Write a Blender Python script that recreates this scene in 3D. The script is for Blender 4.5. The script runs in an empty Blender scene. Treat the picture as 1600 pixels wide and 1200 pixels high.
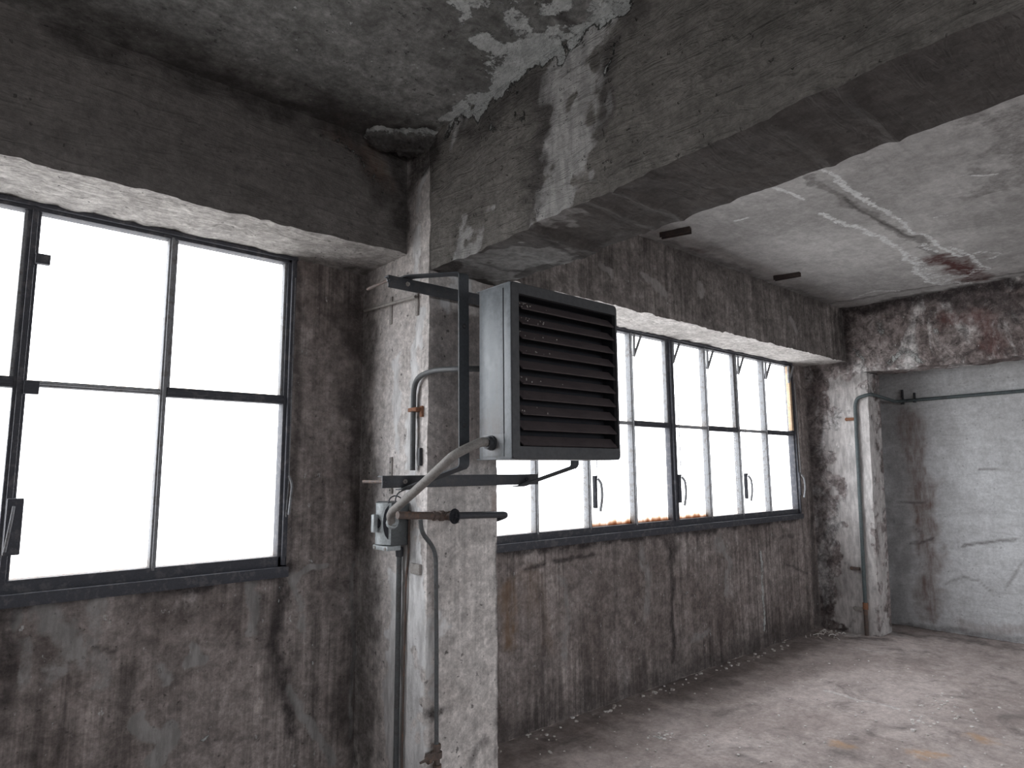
import bpy, bmesh, math, random
import numpy as np
from mathutils import Vector, Matrix

random.seed(7)
SC = bpy.context.scene
COL = SC.collection

# ------------------------------------------------------------------ camera
CAM = np.array([0.0, 0.0, 1.55])
YAW, PIT, ROL, FPX = math.radians(41.073), math.radians(7.635), math.radians(-0.468), 1023.48
FW = np.array([math.sin(YAW) * math.cos(PIT), math.cos(YAW) * math.cos(PIT), math.sin(PIT)])
_r = np.array([math.cos(YAW), -math.sin(YAW), 0.0])
_u = np.cross(_r, FW)
RT = _r * math.cos(ROL) + _u * math.sin(ROL)
UP = -_r * math.sin(ROL) + _u * math.cos(ROL)
cd = bpy.data.cameras.new('camera')
cd.sensor_width = 36.0
cd.lens = FPX * 36.0 / 1600.0
cd.clip_start = 0.05
cam = bpy.data.objects.new('camera', cd)
COL.objects.link(cam)
cam.matrix_world = Matrix(((RT[0], UP[0], -FW[0], CAM[0]), (RT[1], UP[1], -FW[1], CAM[1]),
                           (RT[2], UP[2], -FW[2], CAM[2]), (0, 0, 0, 1)))
SC.camera = cam

# ------------------------------------------------------------------ light and exposure
WORLD_STRENGTH = 7.5
EXPOSURE = 0.25
world = bpy.data.worlds.new('overcast_sky')
SC.world = world
world.use_nodes = True
wb = world.node_tree.nodes['Background']
wb.inputs[1].default_value = WORLD_STRENGTH
_t = world.node_tree          # even overcast above the horizon, hazy pale ground below it
_g = _t.nodes.new('ShaderNodeTexCoord'); _s = _t.nodes.new('ShaderNodeSeparateXYZ'); _m = _t.nodes.new('ShaderNodeMapRange'); _x = _t.nodes.new('ShaderNodeMix')
_m.interpolation_type = 'SMOOTHSTEP'; _m.inputs[1].default_value = -.12; _m.inputs[2].default_value = .06
_x.data_type = 'RGBA'; _x.inputs[6].default_value = (.46, .455, .45, 1); _x.inputs[7].default_value = (.955, .975, 1.0, 1)
_t.links.new(_g.outputs['Generated'], _s.inputs[0]); _t.links.new(_s.outputs[2], _m.inputs[0]); _t.links.new(_m.outputs[0], _x.inputs[0]); _t.links.new(_x.outputs[2], wb.inputs[0])
SC.view_settings.view_transform = 'Standard'
SC.view_settings.look = 'None'
SC.view_settings.gamma = 1.0
SC.view_settings.use_curve_mapping = False
SC.view_settings.exposure = EXPOSURE
SC.cycles.max_bounces = 10
SC.cycles.diffuse_bounces = 6
SC.cycles.transparent_max_bounces = 16
SC.cycles.sample_clamp_indirect = 8.0


def portal(loc, sx, sz, face):
    """daylight entering through a window opening: marks the opening for the sky light"""
    l = bpy.data.lights.new('window_daylight', 'AREA')
    l.shape = 'RECTANGLE'
    l.size, l.size_y = sx, sz
    l.cycles.is_portal = True
    o = bpy.data.objects.new('window_daylight', l)
    o.location = loc
    o.rotation_euler = (math.radians(-90 if face < 0 else 90), 0, 0)   # face: sign of the y it shines along
    COL.objects.link(o)


YW, YH, YP, XP, XP2 = 3.082, 2.66, 2.46, 1.642, 2.04
ZC, ZH, ZT, ZB = 3.14, 2.605, 2.62, 1.11
XE, XR, XL, YR = 6.726, 7.40, -3.1, -5.6
portal((-0.72, YW + 0.09, 1.86), 3.98, 1.52, -1)
portal((4.37, YW + 0.09, 1.86), 4.0, 1.52, -1)
portal((-0.72, YR - 0.2, 1.86), 3.98, 1.52, 1)  # sky light through the unseen rear windows, added as fill
portal((4.37, YR - 0.2, 1.86), 4.0, 1.52, 1)


# ------------------------------------------------------------------ helpers
def at(px, py, ax, v):
    """where the sight line of a photograph pixel meets the plane axis = v"""
    d = FW + RT * (px - 800) / FPX - UP * (py - 600) / FPX
    return CAM + d * ((v - CAM[ax]) / d[ax])


PL = dict(W=(1, YW), H=(1, YH), C=(2, ZC), B=(0, XP), U=(2, 2.49), P=(1, YP), E=(0, XE), R=(0, XR), F=(2, 0.0), S=(2, ZH))


def _hash(i, j, k, s):
    n = (i * 374761393 + j * 668265263 + k * 2147483647 + s * 974634777) & 0xffffffff
    n = ((n ^ (n >> 13)) * 1274126177) & 0xffffffff
    return ((n ^ (n >> 16)) & 0xffff) / 65535.0


def vnoise(P, sc, s=0):
    Q = np.asarray(P) * sc
    I = np.floor(Q).astype(np.int64)
    F = Q - I
    F = F * F * (3 - 2 * F)
    out = 0
    for a in (0, 1):
        for b in (0, 1):
            for c in (0, 1):
                w = (F[:, 0] if a else 1 - F[:, 0]) * (F[:, 1] if b else 1 - F[:, 1]) * (F[:, 2] if c else 1 - F[:, 2])
                out = out + w * _hash(I[:, 0] + a, I[:, 1] + b, I[:, 2] + c, s)
    return out


def sstep(a, b, x):
    t = np.clip((x - a) / (b - a), 0, 1)
    return t * t * (3 - 2 * t)


def warp(P, amp=0.004):
    d = np.stack([(vnoise(P, 7, 1 + i) - .5) * amp * 1.6 + (vnoise(P, 24, 5 + i) - .5) * amp * .9 + (vnoise(P, 60, 9 + i) - .5) * amp * .5 for i in range(3)], 1)
    return d


# ---- marks, efflorescence, rust, old paint and some painted light and shade, each where it sits in the room
STROKES = []     # channel 0 lime, 1 soot and painted shade, 2 rust, 3 pale patch


def stain(ch, pl, pts, r, s=1.0):  # lays down real marks and the painted light and shade alike
    ax, v = PL[pl]
    STROKES.append((ch, np.array([at(x, y, ax, v) for x, y in pts]), r, s))


def paint_of(P):
    out = np.zeros((len(P), 4), np.float32)
    if not len(P):
        return out
    lo, hi = P.min(0), P.max(0)
    w1 = np.stack([vnoise(P, 9, 20 + i) - .5 for i in range(3)], 1)
    w2 = np.stack([vnoise(P, 31, 30 + i) - .5 for i in range(3)], 1)
    for ch, q, r, s in STROKES:
        R = r * 2.2
        if (q.max(0) + R < lo).any() or (q.min(0) - R > hi).any():
            continue
        m = ((P > q.min(0) - R) & (P < q.max(0) + R)).all(1)
        if not m.any():
            continue
        X = P[m] + w1[m] * r * 1.1 + w2[m] * r * .6
        d = np.full(len(X), 1e9)
        if len(q) == 1:
            d = np.linalg.norm(X - q[0], axis=1)
        for a, b in zip(q[:-1], q[1:]):
            ab = b - a
            t = np.clip(((X - a) @ ab) / max(ab @ ab, 1e-9), 0, 1)
            d = np.minimum(d, np.linalg.norm(X - a - t[:, None] * ab, axis=1))
        out[m, ch] = np.maximum(out[m, ch], s * (1 - sstep(.25, 1.0, d / r)))
    return out


exec_strokes = True


def link(o, parent=None):
    COL.objects.link(o)
    if parent is not None:
        o.parent = parent
    return o


def tag(o, label=None, cat=None, group=None, kind=None):
    if label: o['label'] = label
    if cat: o['category'] = cat
    if group: o['group'] = group
    if kind: o['kind'] = kind
    return o


class Grid:
    """gridded quads of a concrete body; borders of neighbouring faces share their coordinates"""

    def __init__(self):
        self.V, self.F, self.n = [], [], 0

    def face(self, A, B, fixed, val, ax, flip):
        A, B = np.asarray(A), np.asarray(B)
        na, nb = len(A), len(B)
        P = np.zeros((na, nb, 3))
        o = [i for i in range(3) if i != ax]
        P[:, :, o[0]] = A[:, None]
        P[:, :, o[1]] = B[None, :]
        P[:, :, ax] = val
        i = np.arange(na * nb).reshape(na, nb) + self.n
        q = np.stack([i[:-1, :-1], i[1:, :-1], i[1:, 1:], i[:-1, 1:]], -1).reshape(-1, 4)
        if flip:
            q = q[:, ::-1]
        self.V.append(P.reshape(-1, 3))
        self.F.append(q)
        self.n += na * nb

    def box(self, x, y, z, res=.02, faces='xXyYzZ', cx=None, cy=None, cz=None):
        def ls(a, b, c):
            if c is not None:
                return c
            return np.linspace(a, b, max(2, int(round((b - a) / res)) + 1))
        X, Y, Z = ls(*x, cx), ls(*y, cy), ls(*z, cz)
        # normal out: for (y,z) plane at +x order (y,z) -> +x ; (x,z) -> -y ; (x,y) -> +z
        if 'x' in faces: self.face(Y, Z, 0, x[0], 0, True)
        if 'X' in faces: self.face(Y, Z, 0, x[1], 0, False)
        if 'y' in faces: self.face(X, Z, 0, y[0], 1, False)
        if 'Y' in faces: self.face(X, Z, 0, y[1], 1, True)
        if 'z' in faces: self.face(X, Y, 0, z[0], 2, True)
        if 'Z' in faces: self.face(X, Y, 0, z[1], 2, False)
        return self

    def build(self, name, mat, amp=.004, parent=None, edit=None):
        V = np.concatenate(self.V)
        F = np.concatenate(self.F)
        paint = paint_of(V)
        D = warp(V, amp)
        if edit is not None:
            D = D + edit(V)
        W = V + D
        me = bpy.data.meshes.new(name)
        me.vertices.add(len(W)); me.vertices.foreach_set('co', W.astype(np.float32).ravel())
        me.loops.add(F.size); me.loops.foreach_set('vertex_index', F.astype(np.int32).ravel())
        me.polygons.add(len(F)); me.polygons.foreach_set('loop_start', (np.arange(len(F)) * 4).astype(np.int32))
        me.update(calc_edges=True)
        me.polygons.foreach_set('use_smooth', np.ones(len(F), bool))
        a = me.attributes.new('stains_shade', 'FLOAT_COLOR', 'POINT')
        a.data.foreach_set('color', paint.ravel())
        me.materials.append(mat)
        me.validate()
        o = link(bpy.data.objects.new(name, me), parent)
        return o


class MB:
    """collects boxes, sweeps and lathes and links them as ONE mesh object"""

    def __init__(self):
        self.b = bmesh.new()

    def box(self, x0, x1, y0, y1, z0, z1, bev=0.0, M=None):
        t = bmesh.new()
        bmesh.ops.create_cube(t, size=1)
        for v in t.verts:
            v.co = Vector(((x0 + x1) / 2 + v.co.x * (x1 - x0), (y0 + y1) / 2 + v.co.y * (y1 - y0), (z0 + z1) / 2 + v.co.z * (z1 - z0)))
        if bev:
            bmesh.ops.bevel(t, geom=t.edges[:], offset=bev, segments=2, affect='EDGES', profile=.6)
        if M is not None:
            bmesh.ops.transform(t, matrix=M, verts=t.verts)
        self._add(t)
        return self

    def _add(self, t):
        me = bpy.data.meshes.new('tmp')
        t.to_mesh(me); t.free()
        self.b.from_mesh(me)
        bpy.data.meshes.remove(me)

    def tube(self, pts, r, n=10, bend=0.03, cap=True):
        self._sweep(smooth_path(pts, bend), lambda i, k: [(r * math.cos(2 * math.pi * j / n), r * math.sin(2 * math.pi * j / n)) for j in range(n)], cap)
        return self

    def bar(self, pts, w, t, side, bend=0.0, cap=True):
        """flat bar: width w along the direction side, thickness t"""
        self._sweep(smooth_path(pts, bend), lambda i, k: [(-w / 2, -t / 2), (w / 2, -t / 2), (w / 2, t / 2), (-w / 2, t / 2)], cap, Vector(side))
        return self

    def _sweep(self, P, prof, cap, side=None):
        P = [Vector(p) for p in P]
        rings, nrm = [], None
        for i, p in enumerate(P):
            d = ((P[i] - P[i - 1]).normalized() if i else Vector()) + ((P[i + 1] - P[i]).normalized() if i < len(P) - 1 else Vector())
            d.normalize()
            if side is not None:
                a = (side - d * side.dot(d)).normalized()
            else:
                if nrm is None:
                    nrm = d.orthogonal().normalized()
                a = (nrm - d * nrm.dot(d)).normalized()
                nrm = a
            c = d.cross(a)
            rings.append([self.b.verts.new(p + a * u + c * v) for u, v in prof(i, len(P))])
        n = len(rings[0])
        for A, B in zip(rings[:-1], rings[1:]):
            for j in range(n):
                self.b.faces.new((A[j], A[(j + 1) % n], B[(j + 1) % n], B[j]))
        if cap:
            self.b.faces.new(rings[0][::-1]); self.b.faces.new(rings[-1])

    def lathe(self, c, axis, prof, n=16):
        """prof: (distance along axis, radius)"""
        ax = Vector(axis).normalized()
        a = ax.orthogonal().normalized(); b = ax.cross(a)
        rings = [[self.b.verts.new(Vector(c) + ax * h + (a * math.cos(2 * math.pi * j / n) + b * math.sin(2 * math.pi * j / n)) * max(r, 1e-5)) for j in range(n)] for h, r in prof]
        for A, B in zip(rings[:-1], rings[1:]):
            for j in range(n):
                self.b.faces.new((A[j], A[(j + 1) % n], B[(j + 1) % n], B[j]))
        self.b.faces.new(rings[0][::-1]); self.b.faces.new(rings[-1])
        return self

    def prism(self, poly, d):
        """closed polygon (3D points) extruded along d"""
        A = [self.b.verts.new(Vector(p)) for p in poly]
        B = [self.b.verts.new(Vector(p) + Vector(d)) for p in poly]
        n = len(A)
        for j in range(n):
            self.b.faces.new((A[j], A[(j + 1) % n], B[(j + 1) % n], B[j]))
        self.b.faces.new(A[::-1]); self.b.faces.new(B)
        return self

    def build(self, name, mat, parent=None, smooth=True):
        bmesh.ops.recalc_face_normals(self.b, faces=self.b.faces)
        if smooth:
            for f in self.b.faces: f.smooth = True
            for e in self.b.edges:
                if len(e.link_faces) == 2 and e.calc_face_angle(0) > .6: e.smooth = False
        me = bpy.data.meshes.new(name)
        self.b.to_mesh(me); self.b.free()
        me.materials.append(mat)
        o = bpy.data.objects.new(name, me)
        link(o)
        if parent is not None:
            o.parent = parent
            o.matrix_parent_inverse = Matrix.Translation(-parent.location)
        return o


def smooth_path(pts, r):
    P = [Vector(p) for p in pts]
    if r <= 0 or len(P) < 3:
        return P
    out = [P[0]]
    for a, b, c in zip(P[:-2], P[1:-1], P[2:]):
        d1, d2 = (a - b), (c - b)
        k = min(r, d1.length * .48, d2.length * .48)
        s, e = b + d1.normalized() * k, b + d2.normalized() * k
        for i in range(7):
            t = i / 6
            out.append(s * (1 - t) ** 2 + b * 2 * t * (1 - t) + e * t * t)
    out.append(P[-1])
    return out


def empty(name, loc, label, cat, group=None):
    o = bpy.data.objects.new(name, None)
    o.location = loc
    o.empty_display_size = .05
    link(o)
    return tag(o, label, cat, group)


HX0, HX1, HY, HYB, HZ0, HZ1 = 1.655, 2.298, 1.90, 2.135, 1.598, 2.302
# ------------------------------------------------------------------ materials
class NT:
    def __init__(self, name):
        self.m = bpy.data.materials.new(name)
        self.m.use_nodes = True
        self.t = self.m.node_tree
        self.bsdf = self.t.nodes['Principled BSDF']
        self.P = self.t.nodes.new('ShaderNodeTexCoord').outputs['Object']

    def plug(self, s, v):
        if isinstance(v, bpy.types.NodeSocket):
            self.t.links.new(v, s)
        elif isinstance(v, (tuple, list)) and len(v) == 3 and s.type == 'RGBA':
            s.default_value = (*v, 1)
        else:
            s.default_value = v

    def m_(self, op, a, b=0.0, c=0.0, clamp=False):
        n = self.t.nodes.new('ShaderNodeMath'); n.operation = op; n.use_clamp = clamp
        for i, v in enumerate((a, b, c)):
            self.plug(n.inputs[i], v)
        return n.outputs[0]

    def vec(self, sc, off=(0, 0, 0), rot=(0, 0, 0), src=None):
        n = self.t.nodes.new('ShaderNodeMapping')
        self.t.links.new(src or self.P, n.inputs[0])
        n.inputs['Scale'].default_value = sc; n.inputs['Location'].default_value = off; n.inputs['Rotation'].default_value = rot
        return n.outputs[0]

    def noise(self, v, sc=1.0, det=4, rough=.55, dist=0.0):
        n = self.t.nodes.new('ShaderNodeTexNoise')
        self.t.links.new(v, n.inputs['Vector'])
        n.inputs['Scale'].default_value = sc; n.inputs['Detail'].default_value = det
        n.inputs['Roughness'].default_value = rough; n.inputs['Distortion'].default_value = dist
        return n.outputs[0]

    def step(self, v, a, b, lo=0.0, hi=1.0):
        n = self.t.nodes.new('ShaderNodeMapRange'); n.interpolation_type = 'SMOOTHSTEP'
        self.plug(n.inputs[0], v)
        for i, q in enumerate((a, b, lo, hi)):
            n.inputs[i + 1].default_value = q
        return n.outputs[0]

    def mix(self, f, a, b, mode='MIX'):
        n = self.t.nodes.new('ShaderNodeMix'); n.data_type = 'RGBA'; n.blend_type = mode
        self.plug(n.inputs[0], f); self.plug(n.inputs[6], a); self.plug(n.inputs[7], b)
        return n.outputs[2]

    def bump(self, h, st, dist=.01):
        n = self.t.nodes.new('ShaderNodeBump')
        n.inputs['Strength'].default_value = st; n.inputs['Distance'].default_value = dist
        self.t.links.new(h, n.inputs['Height'])
        self.t.links.new(n.outputs[0], self.bsdf.inputs['Normal'])


def concrete(name, ca, cb, streak=.5, brush=None, bump=.5, fleck=.25, pit=.35, mott=0.0, sc=1.0, cc=None, cc_amt=(.55, .7),
             lime=(.62, .64, .63), soot_shade=(.05, .045, .045), rust=(.22, .10, .05), pale=(.33, .32, .31), off=(0, 0, 0), grain=.2):
    N = NT(name)
    P = N.vec((1, 1, 1), off)
    n1 = N.noise(P, 1.1 * sc, 5, .55, .6)
    n2 = N.noise(P, 6 * sc, 6, .65, .3)
    n3 = N.noise(P, 45, 5, .65)
    f = N.m_('ADD', N.m_('MULTIPLY', n1, .6), N.m_('MULTIPLY', n2, .4))
    col = N.mix(N.step(f, .36, .64), ca, cb)
    if cc is not None:
        c3 = N.noise(N.vec((1, 1, .45), (3.1, 7.7, 1.3)), 2.6 * sc, 9, .68, .8)
        col = N.mix(N.step(c3, *cc_amt), col, cc)
    # fine value grain
    n4 = N.noise(P, 150, 3, .6)
    n5 = N.noise(N.vec((1, 1, 1), (9, 3, 5)), 15, 7, .7, .4)
    g = N.m_('MULTIPLY', N.step(n3, .28, .72, 1 - grain, 1 + grain), N.m_('MULTIPLY', N.step(n4, .3, .7, 1 - grain * .5, 1 + grain * .5), N.step(n5, .28, .72, 1 - grain * 1.1, 1 + grain * 1.1)))
    h = N.m_('MULTIPLY', n3, .35)
    if streak:
        s1 = N.noise(N.vec((30, 30, .9)), 1, 3, .6)
        s2 = N.noise(N.vec((90, 90, 2.5)), 1, 2, .6)
        s3 = N.noise(N.vec((7, 7, .5)), 1, 4, .6, .4)
        s = N.m_('ADD', N.m_('MULTIPLY', s1, .4), N.m_('ADD', N.m_('MULTIPLY', s2, .25), N.m_('MULTIPLY', s3, .35)))
        sa = N.step(N.noise(P, 1.7, 3, .5), .3, .62, streak * .35, streak * 1.35)
        g = N.m_('MULTIPLY', g, N.m_('MULTIPLY_ADD', N.m_('SUBTRACT', N.step(s, .30, .70), .5), sa, 1.0))
        h = N.m_('ADD', h, N.m_('MULTIPLY', s2, .3 * streak))
    if brush is not None:
        b1 = N.noise(N.vec(brush, (0, 0, 0), (0.25, 0, 0)), 1, 4, .65, 1.2)
        g = N.m_('MULTIPLY', g, N.m_('MULTIPLY_ADD', b1, .5, .75))
        h = N.m_('ADD', h, N.m_('MULTIPLY', b1, 1.1))
    if mott:
        m1 = N.noise(P, 13, 9, .72, .5)
        g = N.m_('MULTIPLY', g, N.m_('MULTIPLY_ADD', N.step(m1, .36, .64), mott * 1.4, 1 - mott * .7))
    if pit:
        p1 = N.noise(P, 38, 3, .5)
        p2 = N.step(p1, .27, .33)
        g = N.m_('MULTIPLY', g, N.m_('MULTIPLY_ADD', p2, pit, 1 - pit))
        h = N.m_('ADD', h, N.m_('MULTIPLY', p2, .5))
    n = N.t.nodes.new('ShaderNodeVectorMath'); n.operation = 'SCALE'
    N.plug(n.inputs[0], col); N.plug(n.inputs['Scale'], g)
    col = n.outputs[0]
    if fleck:
        k = N.noise(N.vec((1, 1, .6), (5, 2, 9)), 33, 4, .65)
        fk = N.m_('MULTIPLY', N.step(k, .66, .72), fleck)
        col = N.mix(fk, col, lime)
    A = N.t.nodes.new('ShaderNodeAttribute'); A.attribute_name = 'stains_shade'
    sp = N.t.nodes.new('ShaderNodeSeparateColor'); N.t.links.new(A.outputs['Color'], sp.inputs[0])
    aL, aS, aR, aP = sp.outputs[0], sp.outputs[1], sp.outputs[2], A.outputs['Alpha']
    e = N.m_('SUBTRACT', N.m_('MULTIPLY_ADD', N.noise(P, 70, 6, .7), .4, N.m_('MULTIPLY', N.noise(P, 21, 10, .74, .3), .6)), .5)
    e2 = N.m_('SUBTRACT', N.noise(N.vec((1, 1, .25), (4, 4, 4)), 26, 6, .65), .5)
    # pale patches and runs
    fp = N.step(N.m_('MULTIPLY_ADD', e, 1.0, aP), .30, .62)
    pcol = N.mix(N.step(e2, -.15, .15), pale, tuple(c * .62 for c in pale))
    col = N.mix(N.m_('MULTIPLY', fp, .85), col, pcol)
    # rust
    fr = N.m_('MULTIPLY', aR, N.m_('MULTIPLY_ADD', e2, 2.2, .75), 0, True)
    col = N.mix(fr, col, rust)
    # soot and mould, plus painted shade
    fs = N.m_('MULTIPLY', aS, N.m_('MULTIPLY_ADD', e, 2.4, .9), 0, True)
    col = N.mix(N.m_('MULTIPLY', fs, .92), col, soot_shade)
    # lime crust
    fl = N.step(N.m_('MULTIPLY_ADD', e, 2.6, aL), .46, .66)
    lcol = N.mix(N.step(e2, -.2, .2), lime, tuple(c * .66 for c in lime))
    col = N.mix(N.m_('MULTIPLY', fl, .88), col, lcol)
    h = N.m_('ADD', h, N.m_('MULTIPLY', fl, N.m_('MULTIPLY_ADD', n3, 1.2, .3)))
    N.plug(N.bsdf.inputs['Base Color'], col)
    N.bsdf.inputs['Roughness'].default_value = .9
    N.bsdf.inputs['Specular IOR Level'].default_value = .2
    h = N.m_('ADD', h, N.m_('MULTIPLY', n2, .9))
    N.bump(h, bump, .012)
    return N.m


def metal(name, c, c2=None, rough=.5, met=.0, sc=14, thr=(.5, .62), streak=None, bump=.15, spec=.4, smear=None):
    N = NT(name)
    n = N.noise(N.P, sc, 8, .68)
    g = N.noise(N.P, sc * 5, 4, .6)
    col = N.mix(N.step(n, *thr), c, c2 if c2 else tuple(x * .7 for x in c))
    if streak:
        s = N.noise(N.vec((40, 40, 2)), 1, 4, .6)
        col = N.mix(N.m_('MULTIPLY', N.step(s, .5, .7), .5), col, streak)
    if smear:
        c0, rad, sc_ = smear
        v = N.vec((1 / rad[0], 1 / rad[1], 1 / rad[2]), tuple(-a / b for a, b in zip(c0, rad)))
        ln = N.t.nodes.new('ShaderNodeVectorMath'); ln.operation = 'LENGTH'; N.t.links.new(v, ln.inputs[0])
        s = N.noise(N.vec((60, 60, 5)), 1, 4, .6)
        col = N.mix(N.m_('MULTIPLY', N.step(ln.outputs['Value'], .2, 1.0, 1.0, 0.0), N.step(s, .3, .62, .25, .9)), col, sc_)
    col = N.mix(.35, col, N.mix(N.step(g, .3, .7), tuple(x * .55 for x in c), tuple(min(1, x * 1.5) for x in c)))
    N.plug(N.bsdf.inputs['Base Color'], col)
    N.plug(N.bsdf.inputs['Roughness'], N.step(g, .2, .8, rough - .1, rough + .12))
    N.bsdf.inputs['Metallic'].default_value = met
    N.bsdf.inputs['Specular IOR Level'].default_value = spec
    N.bump(g, bump, .004)
    return N.m


def glass_mat(name, rusty):
    """thin dusty window glass, rust runs at the foot of some panes"""
    N = NT(name)
    t = N.t
    gen = t.nodes['Texture Coordinate'].outputs['Generated']
    sep = t.nodes.new('ShaderNodeSeparateXYZ'); t.links.new(gen, sep.inputs[0])
    z = sep.outputs[2]
    s = N.noise(N.vec((13, 13, .8)), 1, 3, .55)
    hgt = N.m_('MULTIPLY_ADD', s, .26 if rusty else .2, -.07 if rusty else -.08)
    d = N.m_('MULTIPLY', N.step(N.m_('SUBTRACT', hgt, z), -.09, .13), .9 if rusty else .7)
    dust = N.noise(N.P, 5, 6, .6)
    base = N.mix(N.step(dust, .35, .7), (.97, .975, .985), (.93, .935, .945))
    tc = N.mix(d, base, (.55, .40, .27) if rusty else (.85, .72, .60))
    if rusty:
        tc = N.mix(N.step(N.m_('SUBTRACT', N.m_('MULTIPLY', s, .085), z), -.03, .05), tc, (.17, .075, .03))
    tr = t.nodes.new('ShaderNodeBsdfTransparent'); t.links.new(tc, tr.inputs[0])
    gl = t.nodes.new('ShaderNodeBsdfGlossy'); gl.inputs['Roughness'].default_value = .12
    mx = t.nodes.new('ShaderNodeMixShader'); mx.inputs[0].default_value = .04
    t.links.new(tr.outputs[0], mx.inputs[1]); t.links.new(gl.outputs[0], mx.inputs[2])
    out = t.nodes['Material Output']; t.links.new(mx.outputs[0], out.inputs[0])
    return N.m


M = {}
M['wall_low'] = concrete('stained_plaster', (0.1408, 0.1177, 0.11), (0.2585, 0.2266, 0.2145), streak=.95, mott=.3, bump=.8, fleck=.5, pit=.35, cc=(.37, .335, .322), cc_amt=(.55, .70), rust=(.17, .105, .06), soot_shade=(.035, .03, .03))
M['header'] = concrete('trowelled_dark_plaster', (0.1573, 0.147, 0.1411), (0.2082, 0.1963, 0.1878), streak=0.0, brush=(4, 4, 22), bump=1.1, fleck=.1, pit=.12, grain=.14)
M['header_r'] = concrete('streaked_dark_plaster', (0.15, 0.136, 0.13), (0.265, 0.243, 0.232), streak=.75, mott=.35, bump=.6, fleck=.5, pit=.2, pale=(.40, .38, .37))
M['soffit'] = concrete('whitewashed_soffit', (.31, .295, .28), (.42, .405, .39), streak=0, bump=.9, fleck=.2, pit=.6, brush=(5, 20, 5), mott=.25)
M['soffit_r'] = concrete('lighter_whitewashed_soffit', (.46, .44, .425), (.60, .58, .565), streak=0, bump=.9, fleck=.2, pit=.4, brush=(5, 20, 5), mott=.15)  # lighter tone than the left soffit
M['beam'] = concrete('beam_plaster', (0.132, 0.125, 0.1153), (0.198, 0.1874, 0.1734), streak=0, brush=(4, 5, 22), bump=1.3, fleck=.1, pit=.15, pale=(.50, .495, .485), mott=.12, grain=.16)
M['beam_under'] = concrete('dark_beam_underside', (0.0748, 0.06952, 0.06688), (0.11, 0.103, 0.09856), streak=0, brush=(4, 16, 4), bump=.7, fleck=.06, pit=.2, pale=(.30, .295, .29), grain=.14)  # darker version of the beam plaster for its underside
M['pillar'] = concrete('limewashed_pillar', (0.4559, 0.4219, 0.4025), (0.6111, 0.5771, 0.5577), streak=.4, bump=.6, fleck=.1, pit=.6, cc=(.31, .27, .25), cc_amt=(.56, .75), mott=.2, pale=(.80, .80, .80))
M['ceil_l'] = concrete('mouldy_ceiling', (0.114, 0.114, 0.1087), (0.209, 0.209, 0.2014), streak=0, bump=.7, fleck=.6, pit=.45, lime=(.60, .62, .61), mott=.3)
M['ceil_r'] = concrete('limewashed_ceiling', (0.3105, 0.3059, 0.3013), (0.46, 0.4554, 0.4508), streak=0, bump=.25, fleck=.12, pit=.1, brush=(3, 12, 3), lime=(.80, .82, .82), pale=(.25, .243, .237), rust=(.085, .036, .034), cc=(.29, .285, .28), cc_amt=(.52, .8), grain=.1)
M['lintel'] = concrete('peeling_lintel', (.15, .123, .118), (.33, .295, .287), streak=.3, mott=.7, bump=.9, fleck=1.0, pit=.4, cc=(.50, .485, .48), cc_amt=(.5, .62), rust=(.15, .065, .06), soot_shade=(.035, .03, .032), pale=(.72, .69, .675))
M['recess'] = concrete('pale_plaster', (0.52, 0.5252, 0.5304), (0.6448, 0.6552, 0.6656), streak=0.1, bump=.5, fleck=.1, pit=.3, brush=(3, 3, 14), rust=(.19, .125, .105), soot_shade=(.13, .115, .115), grain=.1)
M['floor'] = concrete('dusty_floor', (0.3162, 0.2672, 0.2509), (0.4845, 0.4243, 0.4019), streak=0, bump=.35, fleck=.2, pit=.12, brush=(1.6, 4.5, 3), rust=(.50, .29, .13), pale=(.66, .62, .60), sc=1.2, cc=(.21, .183, .174), cc_amt=(.50, .72), grain=.13)
M['plain'] = concrete('plain_plaster', (.24, .23, .225), (.34, .33, .32), streak=.2, bump=.3)
M['frame'] = metal('grimy_window_steel', (0.045, 0.0468, 0.0576), (0.108, 0.1035, 0.108), rough=.6, sc=26, thr=(.5, .62), bump=.6)
M['putty'] = metal('weathered_mullion', (.20, .205, .215), (.11, .095, .09), rough=.65, sc=30, bump=.5)
M['ochre'] = metal('bare_ochre_strip', (.50, .36, .24), (.35, .24, .16), rough=.7, sc=20)
M['glass'] = glass_mat('dusty_glass', False)
M['glass_rust'] = glass_mat('rust_run_glass', True)
M['casing'] = metal('grey_enamel_casing', (0.185, 0.205, 0.222), (0.155, 0.172, 0.188), rough=.42, sc=9, thr=(.45, .7), streak=(.16, .148, .142), bump=.05, spec=.5, smear=((HX0, 2.03, 1.70), (.1, .12, .15), (.125, .095, .082)))
M['louvre'] = metal('dark_louvre_enamel', (0.08075, 0.0663, 0.068), (0.068, 0.0561, 0.0595), rough=.5, sc=10, bump=.08)
M['hframe'] = metal('dark_enamel_frame', (0.06375, 0.06545, 0.0697), (0.051, 0.0527, 0.0595), rough=.45, sc=10, bump=.06)
M['black'] = metal('soot_black_inside', (.012, .013, .018), (.008, .008, .01), rough=.8, bump=.05)
M['iron'] = metal('dark_painted_iron', (0.04675, 0.0493, 0.0561), (0.07225, 0.068, 0.068), rough=.5, sc=22, bump=.2)
M['bar'] = metal('grey_painted_bar', (0.0595, 0.0663, 0.0748), (0.06375, 0.068, 0.0748), rough=.5, sc=16, bump=.12)
M['hose'] = metal('grey_hose', (0.243, 0.2295, 0.216), (0.18, 0.1665, 0.1575), rough=.65, sc=30, bump=.4)
M['rustpipe'] = metal('rusty_pipe', (.11, .085, .075), (.20, .12, .085), rough=.7, sc=32, bump=.5)
M['stub'] = metal('dark_rusty_steel', (.055, .042, .04), (.09, .06, .05), rough=.7, sc=30, bump=.4)
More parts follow.
